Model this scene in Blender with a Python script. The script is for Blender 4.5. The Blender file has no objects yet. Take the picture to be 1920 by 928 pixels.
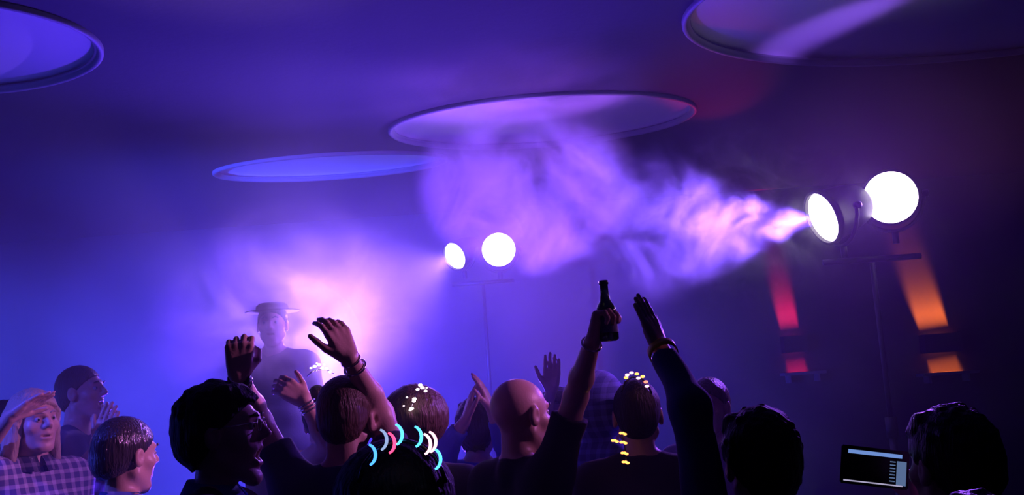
import bpy, bmesh, math, random
import numpy as np
from mathutils import Vector, Matrix, geometry

scene = bpy.context.scene
COL = scene.collection
random.seed(7)

# ------------------------------------------------------------------ camera
FOC = 1900.0
CAM = np.array([0.0, 0.0, 1.65])
_p, _r = math.radians(8.0), math.radians(4.0)
_F = np.array([0, math.cos(_p), math.sin(_p)])
_U0 = np.array([0, -math.sin(_p), math.cos(_p)])
_R0 = np.array([1.0, 0, 0])
_R = _R0 * math.cos(_r) - _U0 * math.sin(_r)
_U = _U0 * math.cos(_r) + _R0 * math.sin(_r)


def P(px, py, D):
    """world point seen at picture position (px, py) standing D metres into the room"""
    d = _F + (px - 960) / FOC * _R + (464 - py) / FOC * _U
    return CAM + d * D / d[1]


cd = bpy.data.cameras.new('camera')
cd.sensor_width = 36.0
cd.lens = 36.0 * FOC / 1920.0
cd.clip_start = 0.05
cam = bpy.data.objects.new('camera', cd)
COL.objects.link(cam)
cam.matrix_world = Matrix(((_R[0], _U[0], -_F[0], CAM[0]), (_R[1], _U[1], -_F[1], CAM[1]),
                           (_R[2], _U[2], -_F[2], CAM[2]), (0, 0, 0, 1)))
scene.camera = cam

# ------------------------------------------------------------------ world, exposure
w = bpy.data.worlds.new('dark_room')
scene.world = w
w.use_nodes = True
w.node_tree.nodes['Background'].inputs[0].default_value = (0.02, 0.015, 0.09, 1)
w.node_tree.nodes['Background'].inputs[1].default_value = 0.01
vs = scene.view_settings
vs.view_transform = 'Standard'
vs.look = 'None'
vs.gamma = 1.0
vs.use_curve_mapping = False
vs.exposure = 0.45
cy = scene.cycles
cy.use_denoising = True
cy.max_bounces = 4
cy.diffuse_bounces = 2
cy.glossy_bounces = 2
cy.transmission_bounces = 3
cy.transparent_max_bounces = 8
cy.volume_bounces = 0
cy.sample_clamp_indirect = 3.0
cy.volume_step_rate = 1.0
cy.volume_max_steps = 128
cy.use_fast_gi = False

VIOLET = (0.42, 0.16, 1.0)
BLUE = (0.05, 0.05, 1.0)
PINK = (0.75, 0.30, 1.0)


def spot(name, loc, target, power, colour, angle, blend=0.4, radius=0.05):
    ld = bpy.data.lights.new(name, 'SPOT')
    ld.energy = power
    ld.color = colour
    ld.spot_size = math.radians(angle)
    ld.spot_blend = blend
    ld.shadow_soft_size = radius
    o = bpy.data.objects.new(name, ld)
    COL.objects.link(o)
    o.location = Vector(loc)
    o.rotation_euler = (Vector(target) - Vector(loc)).to_track_quat('-Z', 'Y').to_euler()
    return o


LA1, LA2 = P(853, 480, 9.0), P(935, 468, 9.0)
LB1, LB2 = P(1543, 408, 6.0), P(1670, 370, 6.0)
SM_L = P(560, 610, 5.6)      # middle of the smoke over the left of the crowd
AIM_A1 = LA1 + np.array([-0.62, -0.70, -0.38])
AIM_A2 = np.array([0.0, 0.0, 1.7])
AIM_B1 = LB1 + np.array([-0.93, -0.22, -0.30])
AIM_B2 = np.array([0.0, 0.0, 1.7])


def out_of(lens, aim, d=0.06):
    v = np.array(aim) - np.array(lens)
    return np.array(lens) + v / np.linalg.norm(v) * d


spot('beam_light_far_turned', out_of(LA1, AIM_A1), P(565, 650, 5.6), 900, (0.42, 0.18, 1.0), 28, 1.0)
spot('added_smoke_light_low', P(630, 810, 6.9), P(550, 570, 5.35), 1000, (0.42, 0.20, 1.0), 44, 1.0, 0.08)  # unseen spot added behind the crowd to brighten the left smoke
spot('beam_light_far_facing', out_of(LA2, AIM_A2), AIM_A2, 180, (0.28, 0.07, 1.0), 56, 0.8)
spot('beam_light_near_turned', out_of(LB1, AIM_B1), (-1.4, 6.55, 2.66), 1500, (0.21, 0.085, 1.0), 62, 0.7, 0.03)
spot('beam_light_near_facing', out_of(LB2, AIM_B2), (-0.6, 1.0, 1.4), 230, (0.27, 0.06, 1.0), 52, 0.8)
# unseen spots added to light the haze, besides one pink lamp at right
spot('added_haze_light_blue_left', (-5.4, 2.6, 1.3), (-1.9, 10.0, 1.45), 21000, (0.045, 0.065, 1.0), 50, 1.0)  # added off frame to fill the left haze with blue
spot('added_haze_light_blue_front', (-3.3, 2.5, 3.0), (-1.8, 3.95, 1.2), 300, (0.06, 0.06, 1.0), 46, 1.0)  # added overhead to light the haze around the leftmost people
spot('wash_light_pink_right', (4.3, 3.7, 3.1), (-1.6, 3.45, 1.80), 800, (0.80, 0.22, 0.85), 21, 1.0)
spot('added_haze_light_violet_floor', (-1.6, 8.8, 0.2), (-1.0, 6.0, 1.9), 2700, (0.09, 0.028, 1.0), 66, 1.0, 0.15)  # added behind the crowd to lift the lower haze
spot('added_smoke_light_pink_floor', (0.5, 8.2, 0.2), (0.12, 6.7, 3.2), 1400, (0.36, 0.10, 1.0), 30, 0.9, 0.1)  # added below the middle smoke to light it and its dome
# ------------------------------------------------------------------ helpers
def tag(o, label=None, cat=None, group=None, kind=None):
    if label: o['label'] = label
    if cat: o['category'] = cat
    if group: o['group'] = group
    if kind: o['kind'] = kind
    return o


def empty(name, loc=(0, 0, 0), label=None, cat=None, group=None, rz=0.0):
    o = bpy.data.objects.new(name, None)
    COL.objects.link(o)
    o.location = loc
    o.rotation_euler = (0, 0, rz)
    o.empty_display_size = 0.1
    tag(o, label, cat, group)
    return o


def mat(name, col, rough=0.6, metal=0.0, emit=None, estr=0.0, bump=0.0, bscale=60, var=0.0, sheen=0.0, cscale=9.0):
    m = bpy.data.materials.new(name)
    m.use_nodes = True
    nt = m.node_tree
    b = nt.nodes['Principled BSDF']
    b.inputs['Base Color'].default_value = (*col, 1)
    b.inputs['Roughness'].default_value = rough
    b.inputs['Metallic'].default_value = metal
    if sheen: b.inputs['Sheen Weight'].default_value = sheen
    if emit:
        b.inputs['Emission Color'].default_value = (*emit, 1)
        b.inputs['Emission Strength'].default_value = estr
    if bump or var:
        tc = nt.nodes.new('ShaderNodeTexCoord')
        nz = nt.nodes.new('ShaderNodeTexNoise')
        nz.inputs['Scale'].default_value = bscale
        nz.inputs['Detail'].default_value = 4
        nt.links.new(tc.outputs['Object'], nz.inputs['Vector'])
        if bump:
            bp = nt.nodes.new('ShaderNodeBump')
            bp.inputs['Strength'].default_value = bump
            bp.inputs['Distance'].default_value = 0.02
            nt.links.new(nz.outputs['Fac'], bp.inputs['Height'])
            nt.links.new(bp.outputs['Normal'], b.inputs['Normal'])
        if var:
            n2 = nt.nodes.new('ShaderNodeTexNoise')
            n2.inputs['Scale'].default_value = cscale
            nt.links.new(tc.outputs['Object'], n2.inputs['Vector'])
            rp = nt.nodes.new('ShaderNodeMix')
            rp.data_type = 'RGBA'
            rp.inputs[6].default_value = (*[c * (1 - var) for c in col], 1)
            rp.inputs[7].default_value = (*[min(1, c * (1 + var)) for c in col], 1)
            nt.links.new(n2.outputs['Fac'], rp.inputs[0])
            nt.links.new(rp.outputs[2], b.inputs['Base Color'])
    return m


def glow(name, col, strength):
    m = mat(name, (0.0, 0.0, 0.0), 0.4, emit=col, estr=strength)
    m.cycles.emission_sampling = 'NONE'
    return m


def obj(name, bm, m, parent=None, smooth=True):
    me = bpy.data.meshes.new(name)
    bm.to_mesh(me)
    bm.free()
    if m: me.materials.append(m)
    if smooth: me.shade_smooth()
    o = bpy.data.objects.new(name, me)
    COL.objects.link(o)
    if parent: o.parent = parent
    return o


def box(bm, c, s, rot=None, bevel=0.0):
    r = bmesh.ops.create_cube(bm, size=1.0)
    vs_ = r['verts']
    bmesh.ops.scale(bm, vec=s, verts=vs_)
    if bevel:
        es = list({e for v in vs_ for e in v.link_edges})
        bv = bmesh.ops.bevel(bm, geom=es, offset=bevel, segments=2, affect='EDGES')
        vs_ = list({v for f in bv['faces'] for v in f.verts} | {v for v in vs_ if v.is_valid})
    M = Matrix.Translation(Vector(c)) @ (rot.to_4x4() if rot else Matrix.Identity(4))
    bmesh.ops.transform(bm, matrix=M, verts=vs_)


def frame_of(d):
    d = Vector(d).normalized()
    a = Vector((0, 0, 1)) if abs(d.z) < 0.9 else Vector((1, 0, 0))
    s = d.cross(a).normalized()
    return s, d.cross(s).normalized(), d


def lathe(bm, prof, origin=(0, 0, 0), axis=(0, 0, 1), n=32, caps=True):
    """prof = [(radius, height along axis), ...]"""
    s, t, d = frame_of(axis)
    o = Vector(origin)
    rings = []
    for r, h in prof:
        rings.append([bm.verts.new(o + d * h + (s * math.cos(a) + t * math.sin(a)) * r)
                      for a in [2 * math.pi * k / n for k in range(n)]])
    for a, b in zip(rings, rings[1:]):
        for k in range(n):
            bm.faces.new((a[k], a[(k + 1) % n], b[(k + 1) % n], b[k]))
    if caps:
        bm.faces.new(rings[0][::-1])
        bm.faces.new(rings[-1])


def tube(bm, pts, r, n=10, caps=True):
    pts = [Vector(p) for p in pts]
    rs = r if isinstance(r, (list, tuple)) else [r] * len(pts)
    rings = []
    s = None
    for i, p in enumerate(pts):
        d = (pts[min(i + 1, len(pts) - 1)] - pts[max(i - 1, 0)]).normalized()
        if s is None:
            s, t, _ = frame_of(d)
        else:
            s = (s - d * s.dot(d)).normalized()
            t = d.cross(s)
        rings.append([bm.verts.new(p + (s * math.cos(a) + t * math.sin(a)) * rs[i])
                      for a in [2 * math.pi * k / n for k in range(n)]])
    for a, b in zip(rings, rings[1:]):
        for k in range(n):
            bm.faces.new((a[k], a[(k + 1) % n], b[(k + 1) % n], b[k]))
    if caps:
        bm.faces.new(rings[0][::-1])
        bm.faces.new(rings[-1])
    return rings


def ball(bm, c, r, seg=16, scale=(1, 1, 1)):
    q = bmesh.ops.create_uvsphere(bm, u_segments=seg, v_segments=max(6, seg // 2), radius=r)
    bmesh.ops.transform(bm, matrix=Matrix.Translation(Vector(c)) @ Matrix.Diagonal((*scale, 1)), verts=q['verts'])


# ------------------------------------------------------------------ the room
RX0, RX1, RY0, RY1, RH = -6.5, 6.0, -3.0, 10.5, 3.55
M_wall = mat('painted_wall', (0.022, 0.022, 0.024), 0.85, bump=0.02, bscale=40)
M_ceil = mat('matt_ceiling', (0.035, 0.035, 0.04), 0.9, bump=0.08, bscale=30)
M_dome = mat('plaster_dome', (0.45, 0.45, 0.46), 0.6)
M_rim = mat('plaster_rim', (0.20, 0.20, 0.21), 0.6)
M_trim = mat('dome_rim_paint', (0.10, 0.10, 0.11), 0.5)
M_floor = mat('dance_floor', (0.05, 0.045, 0.045), 0.35, bump=0.05, bscale=20)

OVALS = [  # centre x, y, half width, half depth
    (0.28, 7.10, 1.08, 0.67), (2.75, 5.15, 1.73, 1.08), (-2.92, 4.85, 0.88, 0.70), (-1.42, 8.02, 0.92, 0.40)]


def slab(name, x0, x1, y0, y1, z0, z1, m):
    bm = bmesh.new()
    box(bm, ((x0 + x1) / 2, (y0 + y1) / 2, (z0 + z1) / 2), (x1 - x0, y1 - y0, z1 - z0))
    return tag(obj(name, bm, m, smooth=False), kind='structure')


slab('floor', RX0, RX1, RY0, RY1, -0.1, 0, M_floor)
slab('wall_back', RX0, RX1, RY1, RY1 + 0.15, 0, RH, M_wall)
slab('wall_left', RX0 - 0.15, RX0, RY0, RY1, 0, RH, M_wall)
slab('wall_right', RX1, RX1 + 0.15, RY0, RY1, 0, RH, M_wall)
slab('wall_front', RX0, RX1, RY0 - 0.15, RY0, 0, RH, M_wall)
slab('baseboard_back', RX0, RX1, RY1 - 0.02, RY1, 0, 0.12, M_trim)


def build_ceiling():
    verts = [Vector(v) for v in ((RX0, RY0), (RX1, RY0), (RX1, RY1), (RX0, RY1))]
    faces = [[0, 1, 2, 3]]
    n = 72
    edges = []
    for cx, cyy, a, b in OVALS:
        k0 = len(verts)
        verts += [Vector((cx + a * math.cos(2 * math.pi * k / n), cyy + b * math.sin(2 * math.pi * k / n))) for k in range(n)]
        edges += [(k0 + k, k0 + (k + 1) % n) for k in range(n)]
    v2, e2, f2, *_ = geometry.delaunay_2d_cdt(verts, edges, faces, 0, 1e-6)
    bm = bmesh.new()
    bv = [bm.verts.new((v.x, v.y, RH)) for v in v2]
    up = [bm.verts.new((x, y, RH + 0.5)) for x, y in ((RX0, RY0), (RX1, RY0), (RX1, RY1), (RX0, RY1))]
    for f in f2:
        c = sum((v2[i] for i in f), Vector((0, 0))) / len(f)
        if any(((c.x - cx) / a) ** 2 + ((c.y - cyy) / b) ** 2 < 0.995 for cx, cyy, a, b in OVALS):
            continue
        bm.faces.new([bv[i] for i in reversed(f)])
    bm.faces.new(up)
    return tag(obj('ceiling', bm, M_ceil, smooth=False), kind='structure')


build_ceiling()
DOME_LABELS = [
    'oval recessed ceiling dome above the far pair of white beam lights, washed evenly in violet',
    'large oval recessed ceiling dome crossed by a bright violet streak of light',
    'dim blue recessed ceiling dome above the hazy left end of the crowd',
    'faint far recessed ceiling dome with a thin pale streak, almost lost in haze']
for (cx, cyy, a, b), lab in zip(OVALS, DOME_LABELS):
    e = empty('ceiling_dome', (cx, cyy, RH), lab, 'ceiling dome', 'oval ceiling domes')
    n = 72
    bm = bmesh.new()
    h = 0.06 * a
    rings = []
    for j in range(0, 13):
        t = j / 12.0 * math.pi / 2
        rr, z = math.cos(t), math.sin(t) * h + 0.012
        if j == 12:
            top = bm.verts.new((0, 0, z))
        else:
            rings.append([bm.verts.new((a * rr * math.cos(2 * math.pi * k / n), b * rr * math.sin(2 * math.pi * k / n), z)) for k in range(n)])
    for r0, r1 in zip(rings, rings[1:]):
        for k in range(n):
            bm.faces.new((r0[k], r0[(k + 1) % n], r1[(k + 1) % n], r1[k]))
    for k in range(n):
        bm.faces.new((rings[-1][k], rings[-1][(k + 1) % n], top))
    obj('dome', bm, M_dome, e)
    bm = bmesh.new()       # stepped rim moulding
    prof = [(1.035, 0.0), (1.035, -0.02), (1.02, -0.03), (1.005, -0.02), (1.0, -0.005), (0.985, -0.005), (0.98, 0.006), (0.99, 0.012), (1.0, 0.012)]
    rr = [[bm.verts.new(((a + (s - 1) * 0.9) * math.cos(2 * math.pi * k / n), (b + (s - 1) * 0.9) * math.sin(2 * math.pi * k / n), z)) for k in range(n)] for s, z in prof]
    for r0, r1 in zip(rr, rr[1:]):
        for k in range(n):
            bm.faces.new((r0[k], r0[(k + 1) % n], r1[(k + 1) % n], r1[k]))
    obj('rim_moulding', bm, M_rim, e)

# ------------------------------------------------------------------ beam lights on T-bar stands
M_metal = mat('black_powder_coat', (0.015, 0.015, 0.016), 0.5)
M_chrome = mat('brushed_steel', (0.6, 0.6, 0.62), 0.3, 1.0)
M_lens = glow('lamp_lens', (1.0, 0.86, 1.0), 7.0)
M_pilot = glow('pilot_bulb', (1.0, 0.7, 1.0), 4.0)


def beam_light(pos, aim, rad, label, group):
    """parabolic can with lens, yoke and clamp; the lens centre sits at pos and looks along aim"""
    pos = Vector(pos)
    d = (Vector(aim) - pos).normalized()
    e = empty('beam_light', pos, label, 'stage light', group)
    bm = bmesh.new()
    lathe(bm, [(rad * 0.55, -0.30), (rad * 0.75, -0.27), (rad * 0.95, -0.16), (rad * 1.04, -0.03), (rad * 1.10, -0.025), (rad * 1.10, 0.012), (rad * 1.0, 0.012)],
          axis=d, n=40, caps=False)
    lathe(bm, [(0.001, -0.305), (rad * 0.55, -0.30)], axis=d, n=40, caps=False)
    obj('can', bm, M_metal, e)
    bm = bmesh.new()
    lathe(bm, [(rad * 1.0, -0.022), (rad * 0.98, -0.010), (rad * 0.8, 0.0), (rad * 0.5, 0.010), (0.002, 0.016)], axis=d, n=40, caps=False)
    obj('lens', bm, M_lens, e)
    s = d.cross(Vector((0, 0, 1))).normalized()
    u = s.cross(d)
    c = -d * 0.12
    bm = bmesh.new()
    pts = []
    for k in range(13):
        t = math.pi * k / 12
        pts.append(c + s * (rad * 1.22) * math.cos(t) - Vector((0, 0, 1)) * (rad * 1.35) * math.sin(t))
    tube(bm, pts, 0.012, 8)
    obj('yoke', bm, M_metal, e)
    for sg in (-1, 1):
        bm = bmesh.new()
        lathe(bm, [(0.022, 0.0), (0.022, 0.03), (0.012, 0.035)], origin=c + s * sg * rad * 1.18, axis=s * sg, n=12)
        obj('knob', bm, M_metal, e)
    bm = bmesh.new()
    lathe(bm, [(0.02, 0), (0.02, 0.07)], origin=c - Vector((0, 0, rad * 1.35 + 0.075)), axis=(0, 0, 1), n=12)
    obj('clamp', bm, M_metal, e)
    return e, pos + c - Vector((0, 0, rad * 1.35 + 0.09))


def stand(x, y, z, x0, x1, label):
    e = empty('lighting_stand', (x, y, 0), label, 'lighting stand')
    bm = bmesh.new()
    tube(bm, [(0, 0, 0.12), (0, 0, 1.3)], 0.024, 12)
    tube(bm, [(0, 0, 1.28), (0, 0, z - 0.02)], 0.017, 12)
    obj('pole', bm, M_metal, e)
    bm = bmesh.new()
    tube(bm, [(x0 - x - 0.12, 0, z), (x1 - x + 0.12, 0, z)], 0.018, 12)
    obj('crossbar', bm, M_metal, e)
    for k in range(3):
        a = 2 * math.pi * k / 3 + 0.4
        bm = bmesh.new()
        tube(bm, [(0.02 * math.cos(a), 0.02 * math.sin(a), 0.75), (0.52 * math.cos(a), 0.52 * math.sin(a), 0.015)], 0.012, 8)
        tube(bm, [(0.02 * math.cos(a), 0.02 * math.sin(a), 0.25), (0.28 * math.cos(a), 0.28 * math.sin(a), 0.375)], 0.008, 8)
        obj('leg', bm, M_metal, e)
    bm = bmesh.new()
    lathe(bm, [(0.035, 1.22), (0.035, 1.34)], n=16)
    obj('collar', bm, M_metal, e)
    bm = bmesh.new()
    lathe(bm, [(0.035, 0.72), (0.035, 0.80)], n=16)
    obj('collar', bm, M_metal, e)
    return e


g = 'white beam lights on the T-bar stands'
_, q1 = beam_light(LA1, AIM_A1, 0.125, 'smaller far white beam light, turned aside, its lens a tilted oval', g)
_, q2 = beam_light(LA2, AIM_A2, 0.150, 'round far white beam light with pink halo, facing the camera', g)
stand((q1.x + q2.x) / 2, (q1.y + q2.y) / 2, min(q1.z, q2.z), min(q1.x, q2.x), max(q1.x, q2.x), 'far black T-bar stand carrying two white beam lights in the violet haze')
_, q1 = beam_light(LB1, AIM_B1, 0.155, 'narrow glaring beam light in the smoke, turned towards the middle of the room', g)
_, q2 = beam_light(LB2, AIM_B2, 0.155, 'largest and brightest round beam light, high above the orange wall light', g)
st = stand((q1.x + q2.x) / 2, (q1.y + q2.y) / 2, min(q1.z, q2.z), min(q1.x, q2.x), max(q1.x, q2.x), 'near black T-bar stand carrying the two largest beam lights on its crossbar')
for px, py, r in ((1575, 398, 0.016), (1588, 390, 0.008), (1594, 394, 0.006)):
    p = P(px, py, 6.02)
    bm = bmesh.new()
    ball(bm, (0, 0, 0), r, 12)
    o = obj('pilot_bulb', bm, M_pilot)
    o.location = p
    tag(o, {0.016: 'largest of three small pink bulbs between the two near beam lights', 0.008: 'middle of three small pink bulbs between the near beam lights',
            0.006: 'smallest pink bulb, closest to the big round beam light'}[r], 'bulb', 'small pink bulbs by the beam lights')

# ------------------------------------------------------------------ wall uplights
def sconce(px, py, wd, hgt, colour, pu, pd, label, lean):
    c = Vector(P(px, py, RY1 - 0.09))
    e = empty('wall_light', (c.x, RY1, c.z), label, 'wall light', 'coloured up and down wall lights')
    bm = bmesh.new()
    # open box housing: front, two sides, divider shelf
    t = 0.008
    box(bm, (0, -0.15, 0), (wd, t, hgt), bevel=0.002)
    for sg in (-1, 1):
        box(bm, (sg * (wd / 2 - t / 2), -0.075, 0), (t, 0.148, hgt), bevel=0.002)
    box(bm, (0, -0.075, 0), (wd - 2 * t, 0.14, t))
    obj('housing', bm, M_metal, e, smooth=False)
    bm = bmesh.new()
    box(bm, (0, -0.006, 0), (wd * 0.8, 0.01, hgt * 0.8), bevel=0.002)
    obj('back_plate', bm, M_metal, e, smooth=False)
    mb = glow('gel_tube_' + label.split()[0], colour, 6)
    for sg in (-1, 1):
        bm = bmesh.new()
        lathe(bm, [(0.012, -wd * 0.36), (0.018, -wd * 0.33), (0.018, wd * 0.33), (0.012, wd * 0.36)], origin=(0, -0.075, sg * 0.028), axis=(1, 0, 0), n=14)
        obj('lamp_tube', bm, mb, e)
        ld = bpy.data.lights.new('wall_light_gel', 'AREA')
        ld.shape = 'RECTANGLE'
        ld.size = wd * 0.8
        ld.size_y = 0.03
        ld.spread = math.radians(14 if sg > 0 else 20)
        ld.energy = pu if sg > 0 else pd
        ld.color = colour
        lo = bpy.data.objects.new('wall_light_gel', ld)
        COL.objects.link(lo)
        lo.location = (c.x, RY1 - 0.035, c.z + sg * 0.055)
        dz_ = -Vector((lean * sg, 0.10, sg)).normalized()
        dx_ = (Vector((1, 0, 0)) - dz_ * dz_.x).normalized()
        lo.rotation_euler = Matrix((dx_, dz_.cross(dx_), dz_)).transposed().to_euler()


sconce(1490, 645, 0.24, 0.17, (1.0, 0.02, 0.10), 2.2, 1.0, 'red uplight and downlight box on the back wall, below the narrow beam light', -0.1)
sconce(1765, 643, 0.38, 0.19, (1.0, 0.16, 0.02), 4.5, 2.0, 'orange uplight and downlight box on the back wall, below the big round beam light', -0.2)
for px, py, wd, lab in ((1500, 700, .42, 'narrow dark ledge added under the red wall light to stop its downward beam'), (1768, 700, .56, 'narrow dark ledge added under the orange wall light to stop its downward beam')):  # ledges added to cut the downlights short
    c = P(px, py, RY1)
    bm = bmesh.new()
    box(bm, (0, -0.11, 0), (wd, 0.22, 0.03), bevel=0.004)
    o = obj('added_beam_stop_shelf', bm, M_trim, smooth=False)
    o.location = c
    tag(o, lab, 'wall shelf', 'added ledges under the wall lights')
    for sg in (-1, 1):
        bm = bmesh.new()
        box(bm, (sg * wd * .35, -0.08, -0.05), (0.02, 0.16, 0.08), bevel=0.003)
        obj('bracket', bm, M_trim, o, smooth=False)
# unseen red spot added to tint the ceiling between two of the domes
spot('added_red_ceiling_spot', (1.9, 8.6, 2.6), (1.42, 6.7, 3.55), 40, (1.0, 0.02, 0.12), 26, 0.8)
spot('added_streak_near_dome', (3.55, 3.90, 2.9), (1.98, 5.67, 3.63), 560, (0.28, 0.10, 1.0), 11, 1.0, 0.06)  # unseen narrow spot added to draw the streak across the large dome
spot('added_streak_far_dome', (0.6, 8.12, 3.3), (-0.95, 8.0, 3.57), 20, (0.6, 0.22, 1.0), 8, 1.0, 0.01)  # unseen grazing spot added for the pale streak on the far dome


# ------------------------------------------------------------------ haze
def volume_mat(name, density, scale=1.0, lo=0.4, hi=0.7, aniso=0.35, falloff=True, detail=4.0, colour=(1, 1, 1), distort=0.5, seed=0.0, stretch=(1, 1, 1), edge=0.18):
    m = bpy.data.materials.new(name)
    m.use_nodes = True
    nt = m.node_tree
    nt.nodes.clear()
    out = nt.nodes.new('ShaderNodeOutputMaterial')
    vsn = nt.nodes.new('ShaderNodeVolumeScatter')
    vsn.inputs['Color'].default_value = (*colour, 1)
    vsn.inputs['Anisotropy'].default_value = aniso
    vsn.inputs['Density'].default_value = density
    nt.links.new(vsn.outputs[0], out.inputs['Volume'])
    if lo is None:
        return m
    tc = nt.nodes.new('ShaderNodeTexCoord')
    mp = nt.nodes.new('ShaderNodeMapping')
    mp.inputs['Location'].default_value = (seed, seed * 0.7, seed * 0.3)
    mp.inputs['Scale'].default_value = stretch
    nz = nt.nodes.new('ShaderNodeTexNoise')
    nz.inputs['Scale'].default_value = scale
    nz.inputs['Detail'].default_value = detail
    nz.inputs['Roughness'].default_value = 0.62
    nz.inputs['Distortion'].default_value = distort
    nt.links.new(tc.outputs['Object'], mp.inputs['Vector'])
    nt.links.new(mp.outputs[0], nz.inputs['Vector'])
    mr = nt.nodes.new('ShaderNodeMapRange')
    mr.interpolation_type = 'SMOOTHSTEP'
    mr.inputs['From Min'].default_value = lo
    mr.inputs['From Max'].default_value = hi
    mr.inputs['To Max'].default_value = density
    nt.links.new(nz.outputs['Fac'], mr.inputs['Value'])
    last = mr.outputs[0]
    if falloff:      # thins out towards the surface of the unit-radius puff
        # generated coordinates run 0..1 over the puff
        g1 = nt.nodes.new('ShaderNodeVectorMath'); g1.operation = 'SUBTRACT'
        g1.inputs[1].default_value = (0.5, 0.5, 0.5)
        nt.links.new(tc.outputs['Generated'], g1.inputs[0])
        g2 = nt.nodes.new('ShaderNodeVectorMath'); g2.operation = 'LENGTH'
        nt.links.new(g1.outputs[0], g2.inputs[0])
        g3 = nt.nodes.new('ShaderNodeMapRange')
        g3.interpolation_type = 'SMOOTHSTEP'
        g3.inputs['From Min'].default_value = 0.5
        g3.inputs['From Max'].default_value = edge
        g3.inputs['To Min'].default_value = 0
        g3.inputs['To Max'].default_value = 1
        nt.links.new(g2.outputs['Value'], g3.inputs['Value'])
        ml = nt.nodes.new('ShaderNodeMath'); ml.operation = 'MULTIPLY'
        nt.links.new(last, ml.inputs[0])
        nt.links.new(g3.outputs[0], ml.inputs[1])
        last = ml.outputs[0]
    nt.links.new(last, vsn.inputs['Density'])
    return m


def puff(name, c, rad, m, label, rot=(0, 0, 0)):
    bm = bmesh.new()
    q = bmesh.ops.create_icosphere(bm, subdivisions=3, radius=1.0)
    bmesh.ops.transform(bm, matrix=Matrix.Diagonal((*rad, 1)), verts=q['verts'])
    o = obj(name, bm, m)
    o.location = c
    o.rotation_euler = rot
    return tag(o, label, 'smoke', 'theatrical smoke', 'stuff')


def haze_mat():
    """thin haze, patchy, settling below the ceiling and thinning towards the right of the room"""
    m = volume_mat('thin_haze', 0.105, 0.45, 0.25, 0.80, 0.3, falloff=False, detail=3, seed=1.7, distort=0.8)
    nt = m.node_tree
    vsn = next(n for n in nt.nodes if n.bl_idname == 'ShaderNodeVolumeScatter')
    tc = next(n for n in nt.nodes if n.bl_idname == 'ShaderNodeTexCoord')
    src = vsn.inputs['Density'].links[0].from_socket
    sx = nt.nodes.new('ShaderNodeSeparateXYZ')
    nt.links.new(tc.outputs['Object'], sx.inputs[0])
    for axis, a_, b_, lo_ in ((0, 2.7, 0.7, 0.02), (2, 3.55, 2.3, 0.15), (1, 2.4, 4.2, 0.30)):
        mr = nt.nodes.new('ShaderNodeMapRange')
        mr.interpolation_type = 'SMOOTHSTEP'
        mr.inputs['From Min'].default_value = a_
        mr.inputs['From Max'].default_value = b_
        mr.inputs['To Min'].default_value = lo_
        mr.inputs['To Max'].default_value = 1
        nt.links.new(sx.outputs[axis], mr.inputs['Value'])
        ml = nt.nodes.new('ShaderNodeMath'); ml.operation = 'MULTIPLY'
        nt.links.new(src, ml.inputs[0]); nt.links.new(mr.outputs[0], ml.inputs[1])
        src = ml.outputs[0]
    nt.links.new(src, vsn.inputs['Density'])
    m.cycles.volume_step_rate = 1.6
    return m


bm = bmesh.new()
box(bm, ((RX0 + RX1) / 2, 6.4, RH / 2 - 0.02), (RX1 - RX0 - 0.02, 8.1, RH - 0.06))
hz = obj('haze', bm, haze_mat(), smooth=False)
tag(hz, 'thin even haze filling the dance floor and hanging under the ceiling', 'haze', None, 'stuff')
puff('smoke', P(990, 345, 6.7), (0.80, 0.8, 0.66), volume_mat('smoke_middle', 4.5, 1.9, 0.42, 0.76, seed=3.1, edge=0.34, detail=6, distort=1.0),
     'billowing violet smoke under the middle ceiling dome')
puff('smoke', P(1360, 405, 6.12), (1.06, 0.6, 0.64), volume_mat('smoke_right', 1.3, 3.2, 0.46, 0.72, seed=8.0, distort=1.6, detail=6),
     'wispy smoke streaming sideways out of the narrow near beam light')
puff('smoke', SM_L + np.array((.05, -.15, .05)), (0.95, 0.9, 0.66), volume_mat('smoke_left', 4.0, 2.0, 0.42, 0.76, seed=5.0, edge=0.05, detail=5, distort=0.9),
     'bright pale smoke cloud over the raised hands in front')


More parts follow.
